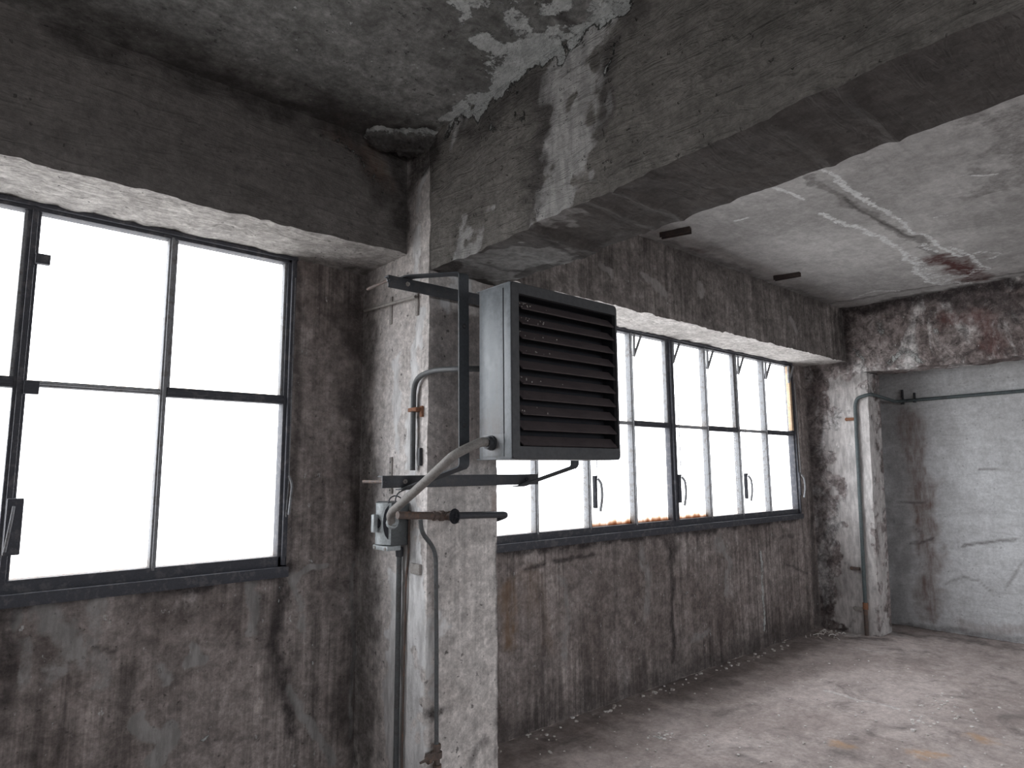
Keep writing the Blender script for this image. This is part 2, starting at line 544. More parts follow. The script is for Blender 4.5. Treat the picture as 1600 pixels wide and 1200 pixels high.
M['greypipe'] = metal('grey_pipe', (0.09, 0.0954, 0.099), (0.0675, 0.0612, 0.0585), rough=.5, sc=24, bump=.25)
M['bluepipe'] = metal('grey_blue_pipe', (0.09, 0.1125, 0.117), (0.063, 0.0675, 0.0702), rough=.45, sc=16, bump=.2)
M['rust'] = metal('flaking_rust', (.27, .13, .075), (.14, .07, .05), rough=.85, sc=60, bump=.6)
M['switch'] = metal('pale_switch_cover', (0.36, 0.3915, 0.4005), (0.288, 0.306, 0.306), rough=.35, sc=18, bump=.08, spec=.5)
M['switch_dark'] = metal('grey_switch_body', (.085, .092, .096), (.065, .07, .07), rough=.45, sc=18, bump=.1)
M['limewashed_metal'] = metal('limewashed_strap', (.34, .32, .30), (.22, .20, .19), rough=.8, sc=40, bump=.5)
M['debris'] = metal('plaster_crumbs', (.78, .75, .72), (.42, .36, .32), rough=.9, sc=9, thr=(.45, .55))

# ------------------------------------------------------------------ surface marks and painted shade
LI, SO_SH, RU, PA = 0, 1, 2, 3  # second channel: grime and mould, also painted shade
# left ceiling: lime crust along the beam and across the slab
stain(LI, 'C', [(690, 190), (720, 168), (760, 146), (800, 118), (845, 92), (885, 66)], .085)
stain(LI, 'C', [(800, 110), (830, 75), (850, 62), (885, 58)], .13, .95)
stain(LI, 'C', [(830, 70), (790, 72), (765, 60), (755, 62)], .06, .9)
stain(LI, 'C', [(840, 50), (800, 20), (780, 0)], .10, .7)
stain(LI, 'C', [(740, 18), (715, 14), (725, 30)], .07, .8)
stain(LI, 'C', [(780, 10), (760, 2), (740, 8)], .08, .65)
stain(LI, 'C', [(905, 50), (945, 20), (990, 0)], .07, .85)
stain(LI, 'C', [(860, 12), (885, 2)], .06, .8)
stain(LI, 'C', [(930, 10), (960, 2)], .07, .7)
stain(LI, 'C', [(770, 90), (800, 60)], .12, .5)
stain(SO_SH, 'C', [(848, -10), (880, 22), (906, 48)], .035, 1)
stain(SO_SH, 'C', [(700, 120), (760, 90), (770, 110)], .16, .45)
stain(SO_SH, 'C', [(640, 40), (720, 60)], .22, .3)
stain(SO_SH, 'C', [(0, 30), (200, 90), (400, 150), (560, 190), (600, 195)], .17, .85)  # shade painted along the ceiling corner above the header
# left header and the mouldy corner beside the beam
stain(SO_SH, 'H', [(490, 182), (560, 205), (610, 215), (635, 240)], .10, 1)
stain(SO_SH, 'H', [(632, 230), (634, 300), (634, 380)], .09, .9)
stain(SO_SH, 'H', [(560, 240), (600, 290)], .14, .7)
stain(LI, 'H', [(500, 205), (530, 222), (560, 250), (580, 270)], .045, .52)
stain(RU, 'H', [(540, 215), (600, 260)], .12, .35)
stain(SO_SH, 'B', [(640, 230), (660, 250), (680, 225)], .11, 1)
stain(SO_SH, 'B', [(645, 250), (645, 300)], .06, .8)
stain(PA, 'B', [(665, 260), (655, 330), (650, 400), (648, 440)], .05, .6)
# beam: wide pale run, dark edges, drips
stain(PA, 'B', [(905, 75), (885, 130), (882, 190)], .19, 1)
stain(PA, 'B', [(892, 180), (890, 240), (885, 300), (875, 345)], .18, 1)
stain(PA, 'B', [(700, 190), (725, 185), (715, 215)], .08, .62)
stain(SO_SH, 'B', [(735, 205), (800, 150), (850, 140), (845, 200), (845, 270), (835, 320)], .10, .75)
stain(SO_SH, 'B', [(960, 60), (945, 110), (945, 150), (940, 200)], .06, .75)
stain(SO_SH, 'B', [(985, 20), (1010, 10)], .07, .7)
stain(LI, 'B', [(962, 62), (955, 95), (945, 118)], .018, .8)
stain(LI, 'B', [(765, 195), (775, 200)], .03, .6)
stain(LI, 'B', [(805, 180), (812, 186)], .035, .55)
stain(PA, 'U', [(735, 425), (800, 400), (860, 392)], .22, .9)  # window light painted on the underside near the pillar
stain(SO_SH, 'U', [(838, 362), (870, 380), (903, 396)], .018, .9)
stain(SO_SH, 'U', [(745, 405), (790, 418), (825, 420)], .018, .9)
# window wall below the windows
stain(SO_SH, 'W', [(0, 945), (150, 927), (300, 911), (452, 890)], .055, 1.1)
stain(SO_SH, 'W', [(0, 955), (8, 1010), (4, 1080), (0, 1150)], .05, .85)
stain(SO_SH, 'W', [(440, 890), (437, 930), (432, 980), (436, 1030), (446, 1085), (458, 1140)], .055, 1)
stain(SO_SH, 'W', [(375, 915), (372, 960), (372, 1010)], .03, .5)
stain(LI, 'W', [(438, 905), (433, 960)], .018, .55)
stain(PA, 'W', [(300, 1012), (295, 1030), (312, 1028)], .045, .9)
stain(PA, 'W', [(250, 1035), (258, 1060)], .05, .72)
stain(PA, 'W', [(222, 1130), (240, 1145), (268, 1132), (245, 1180)], .06, .9)
stain(PA, 'W', [(452, 1075), (470, 1110), (500, 1150), (520, 1190)], .04, .75)
stain(PA, 'W', [(455, 912), (490, 885), (510, 880)], .03, .7)
stain(PA, 'W', [(60, 950), (100, 1000), (110, 1030)], .10, .6)
stain(PA, 'W', [(150, 950), (155, 1010), (150, 1060)], .07, .5)
stain(PA, 'W', [(35, 1000), (40, 1060)], .05, .5)
stain(PA, 'W', [(392, 905), (400, 950), (398, 990)], .05, .62)
stain(PA, 'W', [(455, 900), (470, 940), (472, 1000)], .05, .55)
stain(PA, 'W', [(550, 880), (552, 1000), (548, 1150)], .025, .6)
stain(SO_SH, 'W', [(410, 930), (408, 1000), (415, 1080)], .03, .5)
stain(SO_SH, 'W', [(270, 1180), (340, 1155), (420, 1150)], .02, .5)
stain(SO_SH, 'W', [(150, 1010), (160, 1012), (180, 1018)], .014, .8)
stain(SO_SH, 'W', [(360, 970), (366, 985), (372, 988)], .01, .9)
stain(PA, 'W', [(20, 945), (22, 980)], .03, .7)
stain(LI, 'W', [(285, 1168), (290, 1168)], .012, .9)
stain(LI, 'W', [(315, 1160), (325, 1150)], .012, .9)
stain(SO_SH, 'W', [(565, 420), (560, 700), (562, 900), (560, 1190)], .05, .55)
stain(SO_SH, 'W', [(465, 420), (462, 640), (450, 880)], .035, .6)
stain(SO_SH, 'W', [(778, 864), (1000, 838), (1246, 808)], .055, 1.1)
stain(SO_SH, 'W', [(1049, 840), (1050, 900), (1051, 960), (1052, 1030)], .045, .95)
stain(SO_SH, 'W', [(1046, 838), (1052, 855)], .09, .9)
stain(PA, 'W', [(1000, 850), (1010, 900), (1010, 960)], .09, .5)
stain(PA, 'W', [(1120, 840), (1140, 880), (1135, 930)], .10, .52)
stain(PA, 'W', [(880, 900), (885, 960), (880, 1040)], .08, .5)
stain(SO_SH, 'W', [(845, 930), (850, 1000), (848, 1080)], .05, .45)
stain(SO_SH, 'W', [(960, 850), (962, 930), (960, 1010)], .03, .45)
stain(SO_SH, 'W', [(1090, 830), (1092, 860)], .03, .7)
stain(SO_SH, 'W', [(820, 890), (850, 882)], .025, .9)
stain(SO_SH, 'W', [(865, 876), (895, 872), (930, 866)], .022, .95)
stain(SO_SH, 'W', [(1220, 840), (1240, 836)], .03, .7)
stain(SO_SH, 'W', [(1225, 880), (1262, 896)], .018, .7)
stain(SO_SH, 'W', [(783, 1150), (940, 1098), (1145, 1022), (1262, 980)], .14, .55)
stain(RU, 'W', [(790, 920), (800, 960), (795, 1000)], .10, .75)
stain(RU, 'W', [(830, 900), (850, 1000)], .14, .3)
stain(LI, 'W', [(1188, 860), (1192, 910), (1195, 985)], .034, .72)
stain(LI, 'W', [(930, 960), (935, 955)], .018, .6)
stain(LI, 'W', [(1070, 928), (1080, 922)], .018, .6)
stain(LI, 'W', [(1110, 990), (1112, 992)], .025, .7)
stain(PA, 'W', [(1080, 1000), (1110, 985)], .06, .5)
stain(SO_SH, 'W', [(1262, 590), (1268, 800), (1276, 970)], .07, .7)
stain(PA, 'H', [(940, 415), (955, 430)], .07, .7)
stain(PA, 'H', [(1010, 430), (1025, 445), (1035, 455)], .08, .75)
stain(PA, 'H', [(1095, 445), (1095, 465)], .07, .6)
stain(PA, 'H', [(1235, 495), (1245, 520)], .07, .7)
stain(PA, 'H', [(900, 430), (905, 460)], .05, .5)
stain(SO_SH, 'H', [(1060, 395), (1062, 440)], .08, .4)
stain(SO_SH, 'H', [(1180, 450), (1182, 490)], .10, .4)
stain(SO_SH, 'H', [(1306, 485), (1308, 550)], .06, .8)
# pillar
stain(PA, 'B', [(640, 880), (640, 1000), (638, 1200)], .17, .95)
stain(PA, 'B', [(615, 900), (612, 1050), (610, 1200)], .12, .8)
stain(PA, 'B', [(655, 480), (648, 600), (645, 720), (645, 800)], .09, .8)
stain(PA, 'B', [(618, 560), (620, 700)], .06, .6)
stain(SO_SH, 'B', [(570, 420), (568, 700), (568, 1000), (568, 1190)], .17, .75)  # dirt, with shade painted over the back half of this side
stain(SO_SH, 'P', [(664, 1110), (678, 1112), (692, 1106)], .032, .9)
stain(SO_SH, 'P', [(735, 1190), (745, 1165), (762, 1150)], .03, .6)
stain(RU, 'P', [(772, 770), (772, 800)], .03, .6)
stain(SO_SH, 'P', [(776, 850), (779, 1000), (777, 1180)], .014, .8)
stain(SO_SH, 'B', [(640, 870), (652, 890)], .05, .4)
stain(SO_SH, 'B', [(580, 790), (590, 815), (600, 800)], .035, .5)
# right ceiling: lime lines along two cracks, brown water stain
stain(LI, 'C', [(1282, 263), (1305, 275), (1330, 298), (1352, 312), (1380, 330), (1412, 348), (1420, 358), (1450, 372), (1475, 388), (1500, 402)], .035, .72)
stain(LI, 'C', [(1208, 292), (1235, 303), (1255, 313)], .03, .75)
stain(LI, 'C', [(1285, 330), (1312, 345), (1345, 360), (1375, 372), (1405, 386), (1420, 405), (1430, 428), (1470, 445), (1500, 440)], .05, .68)
stain(LI, 'C', [(1500, 402), (1530, 395), (1562, 396), (1545, 405)], .05, .55)
stain(LI, 'C', [(1330, 468), (1365, 455), (1405, 455)], .035, .6)
stain(LI, 'C', [(1440, 425), (1500, 432), (1530, 420)], .10, .5)
stain(PA, 'C', [(1262, 275), (1330, 318), (1372, 345), (1435, 378), (1500, 420)], .07, .6)
stain(SO_SH, 'C', [(1320, 308), (1345, 330), (1375, 346), (1425, 372)], .018, .75)
stain(RU, 'C', [(1468, 403), (1500, 415), (1528, 434)], .17, 1)
stain(RU, 'C', [(1480, 408), (1520, 430)], .09, 1.3)
stain(LI, 'C', [(1425, 400), (1440, 425), (1480, 440), (1520, 442)], .12, .56)
stain(LI, 'C', [(1440, 382), (1470, 395)], .05, .6)
stain(LI, 'C', [(1490, 385), (1520, 405), (1545, 420)], .045, .66)
stain(LI, 'C', [(1500, 275), (1560, 272)], .02, .7)
stain(LI, 'C', [(1150, 345), (1165, 340)], .025, .8)
stain(LI, 'C', [(1460, 340), (1480, 337)], .02, .7)
stain(PA, 'C', [(1380, 60), (1600, 200), (1560, 300)], .30, .5)
stain(SO_SH, 'C', [(1040, 380), (1120, 408), (1210, 445), (1300, 474)], .09, .55)
stain(RU, 'C', [(1080, 388), (1100, 392)], .05, .5)
stain(SO_SH, 'C', [(1310, 472), (1450, 448), (1600, 425)], .05, .6)
# lintel and pier on the end wall
stain(SO_SH, 'E', [(1312, 486), (1400, 470), (1500, 455), (1600, 440)], .11, 1)
stain(SO_SH, 'E', [(1316, 490), (1316, 530), (1318, 560)], .13, .95)
stain(SO_SH, 'E', [(1500, 470), (1560, 470), (1590, 490)], .13, .7)
stain(RU, 'E', [(1480, 500), (1540, 500), (1550, 540)], .14, .6)
stain(LI, 'E', [(1375, 505), (1378, 520)], .06, .6)
stain(LI, 'E', [(1390, 565), (1410, 545), (1440, 565)], .06, .62)
stain(LI, 'E', [(1335, 545), (1350, 560)], .05, .6)
stain(LI, 'E', [(1460, 515), (1465, 518)], .04, .7)
stain(SO_SH, 'E', [(1270, 580), (1275, 700), (1282, 850), (1290, 985)], .12, .5)
stain(SO_SH, 'E', [(1285, 985), (1340, 1000)], .10, .3)
stain(SO_SH, 'E', [(1300, 600), (1340, 590)], .10, .35)
stain(SO_SH, 'E', [(1290, 930), (1330, 900)], .16, .35)
stain(PA, 'E', [(1322, 600), (1330, 700), (1335, 850), (1342, 985)], .30, .78)
stain(PA, 'E', [(1340, 620), (1348, 700), (1355, 850), (1365, 985)], .16, .95)
STROKES.append((PA, np.array([(XE + .15, 2.50, 2.3), (XE + .15, 2.53, 1.2), (XE + .15, 2.56, .05)]), .24, .55))
# recess wall
stain(RU, 'R', [(1418, 650), (1430, 720), (1440, 760), (1450, 850), (1455, 960)], .15, .75)
stain(RU, 'R', [(1436, 690), (1445, 740)], .035, .9)
stain(SO_SH, 'R', [(1398, 640), (1402, 800), (1405, 970)], .16, .45)  # shade painted on the recess wall behind the pier
stain(SO_SH, 'R', [(1398, 980), (1500, 985), (1600, 1003)], .05, .7)
stain(RU, 'R', [(1500, 975), (1600, 985)], .08, .5)
stain(SO_SH, 'R', [(1422, 848), (1440, 848), (1460, 842)], .016, 1)
stain(SO_SH, 'R', [(1505, 854), (1540, 848), (1588, 842)], .018, .9)
stain(SO_SH, 'R', [(1530, 733), (1598, 735)], .014, .8)
stain(SO_SH, 'R', [(1478, 912), (1505, 902), (1530, 908), (1550, 925)], .014, .6)
stain(SO_SH, 'R', [(1575, 915), (1598, 880)], .02, .5)
stain(SO_SH, 'R', [(1395, 815), (1425, 822), (1440, 832)], .014, .7)
stain(SO_SH, 'R', [(1400, 785), (1455, 784)], .012, .8)
# floor
stain(SO_SH, 'F', [(785, 1175), (940, 1120), (1145, 1040), (1275, 995)], .30, .42)  # shade painted on the floor along the window wall
stain(SO_SH, 'F', [(1400, 990), (1500, 998), (1600, 1015)], .14, .5)
stain(SO_SH, 'F', [(1290, 995), (1390, 1000)], .10, .7)
stain(RU, 'F', [(1310, 1160), (1325, 1165)], .07, .6)
stain(RU, 'F', [(1440, 1180), (1460, 1178)], .08, .65)
stain(RU, 'F', [(1520, 1150), (1535, 1155)], .09, .6)
stain(PA, 'F', [(1290, 1080), (1350, 1095), (1400, 1108)], .04, .7)
stain(PA, 'F', [(1340, 1012), (1380, 1020)], .05, .6)
stain(LI, 'F', [(1020, 1150), (1040, 1156)], .03, .65)
stain(LI, 'F', [(1465, 1095), (1490, 1105)], .05, .5)
stain(LI, 'F', [(1430, 1120), (1445, 1128)], .05, .5)
stain(SO_SH, 'F', [(1150, 1180), (1190, 1190)], .06, .5)

# ------------------------------------------------------------------ the room
R1 = .014
def spaced(*stops):
    """coordinates from stop to stop: (start, step), (next start, step), ..., end"""
    out = []
    for (a, h), nx in zip(stops[:-1], stops[1:]):
        b = nx[0] if isinstance(nx, tuple) else nx
        out.append(np.linspace(a, b, max(2, int(round((b - a) / h)) + 1))[:-1])
    return np.concatenate(out + [[stops[-1]]])


# floor
g = Grid()
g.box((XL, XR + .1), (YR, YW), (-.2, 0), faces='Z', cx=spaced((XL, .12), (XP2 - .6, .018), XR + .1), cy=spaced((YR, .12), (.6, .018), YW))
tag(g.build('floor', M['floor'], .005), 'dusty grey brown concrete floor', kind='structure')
# ceilings, one bay on either side of the beam
g = Grid()
g.box((XL, XP + .05), (YR, YW), (ZC, ZC + .25), faces='z', cx=spaced((XL, .06), (-.6, R1), XP + .05), cy=spaced((YR, .1), (.9, R1), YW))
g.box((XL - .2, XR + .3), (YR - .3, YW + .25), (ZC + .12, ZC + .25), res=.5, faces='zZ')
ceil_l = tag(g.build('ceiling', M['ceil_l'], .006), 'dark mouldy ceiling bay with white lime crust along the beam', kind='structure')
g = Grid()
g.box((XP2 - .05, XR + .1), (YR, YW), (ZC, ZC + .25), faces='z', cx=spaced((XP2 - .05, .013), XR + .1), cy=spaced((YR, .12), (-.4, .013), YW))
tag(g.build('ceiling', M['ceil_r'], .006), 'pale grey ceiling bay with two white lime lines and a brown stain', kind='structure')
# window wall
YB = YW + .25
YO = YW + .045          # the window steel sits almost at the outer face
g = Grid()
xs = np.concatenate([np.linspace(XL, -.5, 40)[:-1], np.linspace(-.5, 2.2, 190)[:-1], np.linspace(2.2, XE + .3, 240)])
g.box((XL, XE + .3), (YW, YO), (-.05, ZB), res=R1, faces='yZY', cx=xs, cy=np.linspace(YW, YO, 4))
g.box((1.262, 2.355), (YW, YO), (ZB, ZT + .02), res=R1, faces='xXyY')
g.box((6.385, XE + .3), (YW, YO), (ZB, ZT + .02), res=.016, faces='xyY')
g.box((XL, -2.705), (YW, YO), (ZB, ZT + .02), res=.05, faces='XyY')
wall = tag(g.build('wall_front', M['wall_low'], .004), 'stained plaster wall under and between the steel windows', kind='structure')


def ragged(amp, z0):
    def f(V):
        D = np.zeros_like(V)
        k = np.exp(-((V[:, 2] - z0) / .02) ** 2)
        D[:, 2] = k * (vnoise(V * [1, .2, .2], 9, 40) - .5) * amp + k * (vnoise(V * [1, .2, .2], 30, 41) - .5) * amp * .6
        return D
    return f


def header(name, x0, x1, mat, lab):
    g = Grid()
    cx = np.linspace(x0, x1, int((x1 - x0) / .018) + 2)
    g.box((x0, x1), (YH, YO), (ZH, ZC + .1), res=.018, faces='y', cx=cx)
    o = tag(g.build(name, mat, .006, edit=ragged(.018, ZH)), lab, kind='structure')
    g = Grid()
    g.box((x0, x1), (YH, YO), (ZH, ZC + .1), res=.018, faces='zY', cx=cx)
    g.build('soffit', M['soffit_r' if x0 > 1 else 'soffit'], .006, parent=o, edit=ragged(.018, ZH))
    return o


header('lintel', XL, XP + .1, M['header'], 'dark trowelled lintel over the nearer window')
header('lintel', XP2 - .1, XE + .3, M['header_r'], 'streaked grey lintel over the farther window')
# pillar between the windows, and the ceiling beam it carries
g = Grid()
g.box((XP, XP2), (YP, YW + .02), (-.05, 2.50), res=R1, faces='xXy')
g.box((XP, XP2), (YP, YW + .02), (2.50, ZC), res=R1, faces='xXy')
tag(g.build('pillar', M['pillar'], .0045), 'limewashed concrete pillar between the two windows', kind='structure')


def beam_shape(V):
    D = np.zeros_like(V)
    low = np.clip((ZC - V[:, 2]) / .65, 0, 1)
    out = V[:, 1] < 1.775
    dz = np.where(out, .0 + (1.775 - V[:, 1]) * .013, -.014)
    D[:, 2] += low * np.clip(dz, -.02, .06)
    D[:, 0] += np.where(V[:, 0] < 1.8, .012 * np.clip(V[:, 1] - 1, -.5, 1) * low, .014 * np.sin(np.clip((2.5 - V[:, 1]) / 2.2, 0, 1) * 3.1) * low)
    k = np.exp(-((V[:, 2] - 2.49) / .03) ** 2)
    ls = np.exp(-((V[:, 0] - XP) / .05) ** 2)
    D[:, 2] += k * ls * ((vnoise(V * [.3, 1, .3], 6, 50) - .5) * .018 + (vnoise(V * [.3, 1, .3], 22, 51) - .5) * .012)
    # shuttering joints: ridges of mortar across the underside
    for yj in (.62, .80, 1.36, 1.48):
        D[:, 2] -= k * .007 * np.exp(-((V[:, 1] - yj - .02 * (vnoise(V, 9, 77) - .5)) / .016) ** 2)
    D[:, 2] += k * np.where((V[:, 1] < .80) & (V[:, 1] > .62), .003, 0)
    return D


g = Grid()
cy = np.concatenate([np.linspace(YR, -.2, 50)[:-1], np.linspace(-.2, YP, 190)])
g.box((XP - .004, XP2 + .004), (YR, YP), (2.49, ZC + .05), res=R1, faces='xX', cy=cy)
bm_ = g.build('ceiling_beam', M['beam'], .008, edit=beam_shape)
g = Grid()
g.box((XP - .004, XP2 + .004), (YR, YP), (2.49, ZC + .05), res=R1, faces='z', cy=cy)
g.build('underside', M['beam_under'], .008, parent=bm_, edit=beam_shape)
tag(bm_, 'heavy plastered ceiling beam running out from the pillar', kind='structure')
# end wall: pier, lintel and the recessed wall behind
YJ = 2.515
g = Grid()
g.box((XE, XE + .30), (YJ, YW + .05), (-.05, 2.475), res=.016, faces='xXy')


def pier_lean(V):
    D = np.zeros_like(V)
    D[:, 1] = (1.2 - V[:, 2]) * .028 * np.exp(-((V[:, 1] - YJ) / .12) ** 2)
    return D


tag(g.build('pillar', M['lintel'], .004, edit=pier_lean), 'peeling white pier in the far corner beside the recess', kind='structure')
g = Grid()
cy = np.concatenate([np.linspace(YR, 0, 60)[:-1], np.linspace(0, YW + .05, 190)])


def lint_edge(V):
    D = np.zeros_like(V)
    k = np.exp(-((V[:, 2] - 2.475) / .025) ** 2)
    D[:, 2] = k * ((vnoise(V * [.3, 1, .3], 7, 60) - .5) * .03 + (vnoise(V * [.3, 1, .3], 25, 61) - .5) * .02)
    return D


g.box((XE, XE + .30), (YR, YW + .05), (2.475, ZC + .05), res=.016, faces='xzX', cy=cy)
tag(g.build('lintel', M['lintel'], .006, edit=lint_edge), 'sooty mottled lintel over the recess in the end wall', kind='structure')
g = Grid()
g.box((XR, XR + .2), (0, YW + .3), (-.05, ZC + .1), res=.02, faces='x')
g.box((XR, XR + .2), (YR, 0), (-.05, ZC + .1), res=.1, faces='x')
tag(g.build('wall_right', M['recess'], .005), 'pale scratched wall at the back of the recess', kind='structure')
g = Grid()
g.box((XE + .2, XR + .1), (YW, YB), (-.05, ZC + .1), res=.05, faces='yY')
g.box((XL - .2, XL), (YR, YB), (-.05, ZC + .1), res=.15, faces='X')
g.build('wall_left', M['plain'], .004)['kind'] = 'structure'
g = Grid()
g.box((XL, XR + .1), (YR - .25, YR), (-.05, ZB), res=.15, faces='YZ')
g.box((XL, XR + .1), (YR - .25, YR), (ZT, ZC + .1), res=.15, faces='Yz')
g.box((1.27, 2.37), (YR - .25, YR), (ZB, ZT), res=.15, faces='YxX')
g.box((6.37, XR + .1), (YR - .25, YR), (ZB, ZT), res=.15, faces='Yx')
g.box((XL, -2.71), (YR - .25, YR), (ZB, ZT), res=.15, faces='YX')
g.build('wall_rear', M['plain'], .004)['kind'] = 'structure'


# ------------------------------------------------------------------ windows
def window(name, x_right, y, s, label, detail=True):
    """steel window of eight bays and two rows; s = +1 when the room lies on the -y side"""
    root = bpy.data.objects.new(name, None)
    root.location = (x_right - 2.0, y, ZB)
    link(root)
    tag(root, label, kind='structure')
    x0 = x_right - 4.0
    nb = 8
    ms = [x_right - .07 - (nb - k) * .492 for k in range(nb + 1)]   # mullion centre lines
    ya, yb = y - .03 * s, y + .03 * s
    lo, hi = min(ya, yb), max(ya, yb)
    f = MB()
    def jit_bar(x0_, x1_, z0_, z1_, a=lo, b=hi, bev=.004):
        f.box(x0_, x1_, a, b, z0_, z1_, bev)
    jit_bar(x0, x_right, ZB + .004, ZB + .062)
    jit_bar(x0, x_right, ZB - .032, ZB + .015, min(ya - .03 * s, yb), max(ya - .03 * s, yb))
    jit_bar(x0, x_right, ZT - .045, ZT + .005)
    jit_bar(x0, x0 + .045, ZB, ZT)
    jit_bar(x_right - .045, x_right, ZB, ZT)
    jit_bar(x_right - .030, x_right - .012, ZB + .02, ZT - .02, min(ya - .018 * s, yb), max(ya - .018 * s, yb))
    jit_bar(x0, x_right, ZT - .03, ZT - .012, min(ya - .015 * s, yb), max(ya - .015 * s, yb))
    f.build('frame', M['frame'], root)
    for k in range(1, nb):
        x = ms[k]
        main = (k == 4)
        dbl = (k in (2, 6)) and name != 'window_2'
        w = .042 if main else (.021 if dbl else .0125)
        m = MB()
        m.box(x - w, x + w, lo + .006, hi - .006, ZB + .05, ZT - .04, .003)
        if main or dbl:
            m.box(x - w * .45, x + w * .45, min(ya - .012 * s, yb), max(ya - .012 * s, yb), ZB + .05, ZT - .04, .003)
        else:
            m.box(x - .005, x + .005, min(ya - .006 * s, yb), max(ya - .006 * s, yb), ZB + .05, ZT - .04, .002)
        m.build('mullion', M['frame'] if (main or dbl) else M['putty'], root)
    zt = 1.90
    for k in range(nb):
        a, b = ms[k], ms[k + 1]
        wl = .042 if k == 4 else (.021 if k in (2, 6) else (.0 if k == 0 else .0125))
        wr = .042 if k == 3 else (.021 if k in (1, 5) else (.0 if k == 7 else .0125))
        if k == 0: a = x0 + .045
        if k == 7: b = x_right - .045
        thick = k % 2 == 1
        t = MB()
        h = .021 if thick else .012
        t.box(a + wl, b - wr, lo + (.0 if thick else .008), hi - .008, zt - h, zt + h, .004)
        t.box(a + wl, b - wr, min(ya - .008 * s, yb), max(ya - .008 * s, yb), zt - h * .3, zt + h * .3, .002)
        t.build('transom', M['frame'] if thick else M['putty'], root)
        for r, (z0, z1) in enumerate(((ZB + .06, zt - h), (zt + h, ZT - .045))):
            p = MB()
            p.box(a + wl - .004, b - wr + .004, y + .008 * s - .002, y + .008 * s + .002, z0 - .004, z1 + .004)
            rusty = detail and r == 0 and ((name == 'window_2' and k in (2, 3, 4)) or (name == 'window_1' and k == 5))
            p.build('pane', M['glass_rust'] if rusty else M['glass'], root, smooth=False)
        if detail and thick:
            # inner rim of the opening light
            q = MB()
            for (u0, u1, v0, v1) in ((a + wl, a + wl + .012, zt + h, ZT - .045), (b - wr - .012, b - wr, zt + h, ZT - .045)):
                q.box(u0, u1, lo + .012, hi - .012, v0, v1, .002)
            q.build('vent_rim', M['putty'], root)
    return root, ms


w1, ms1 = window('window_1', 1.262, YW + .005, 1, 'steel window with milky panes left of the pillar')
w2, ms2 = window('window_2', 6.385, YW + .005, 1, 'steel window of tall panes right of the pillar behind the heater')
window('fill_window_3', 1.262, YR - .03, -1, 'unseen steel window added in the rear wall for fill light', False)  # both added behind the camera to fill the front-facing surfaces
window('fill_window_4', 6.385, YR - .03, -1, 'unseen steel window added in the rear wall for fill light', False)
# fittings of the windows
q = MB(); c = at(42, 815, 1, YW - .03)
q.box(ms1[6] - .008, ms1[6] + .042, YW - .062, YW - .03, 1.265, 1.468, .004)
lp = q.build('lock_plate', M['frame'], w1)
q = MB()
q.tube([(ms1[6] + .012, YW - .07, 1.44), (ms1[6] + .008, YW - .085, 1.40), (ms1[6] - .004, YW - .082, 1.28)], .005, 8)
q.build('handle', M['putty'], lp)
for z0, z1 in ((1.855, 1.905), (2.36, 2.40)):
    q = MB()
    q.box(ms1[6] + .01, ms1[6] + .058, YW - .056, YW - .03, z0, z1, .003)
    q.build('hinge', M['frame'], w1)
q = MB()
q.tube([(1.247, YW - .042, 2.5), (1.25, YW - .045, 1.52), (1.243, YW - .045, 1.35)], .003, 6)
q.build('pull_wire', M['putty'], w1)
q = MB()
q.tube([(1.25, YW - .045, 1.54), (1.262, YW - .06, 1.50), (1.25, YW - .06, 1.36)], .006, 8)
q.build('handle', M['putty'], w1)
# the farther window: triangular stays at the head, pull rods and curved levers
for k in (3, 4, 5, 6, 7, 8):
    x = ms2[k] + (-.03 if k == 8 else .012)
    q = MB()
    q.tube([(x + .0, YW - .038, 2.40), (x + .065, YW - .06, 2.565)], .011, 6)
    q.tube([(x + .0, YW - .038, 2.40), (x + .004, YW - .04, 2.57)], .011, 6)
    q.build('stay', M['putty'], w2)
for k in (2, 4, 6, 8):
    x = ms2[k] + {2: .036, 4: .03, 6: .04, 8: .055}[k]
    q = MB()
    q.tube([(x, YW - .055, 2.40), (x + .004, YW - .055, 1.50)], .0035, 6)
    q.build('pull_rod', M['putty'], w2)
    q = MB()
    q.box(x - .016, x + .008, YW - .052, YW - .028, 1.30, 1.52, .003)
    lp = q.build('lever_plate', M['frame'], w2)
    q = MB()
    q.tube([(x + .0, YW - .062, 1.50), (x + .014, YW - .080, 1.47), (x + .016, YW - .088, 1.38), (x + .004, YW - .075, 1.28)], .0095, 8, .06)
    q.build('handle', M['putty'], lp)
q = MB()
q.box(6.385 - .082, 6.385 - .044, YW - .034, YW + .0, 1.93, 2.57, .003)
q.build('bare_strip', M['ochre'], w2)['label'] = 'ochre strip without paint'

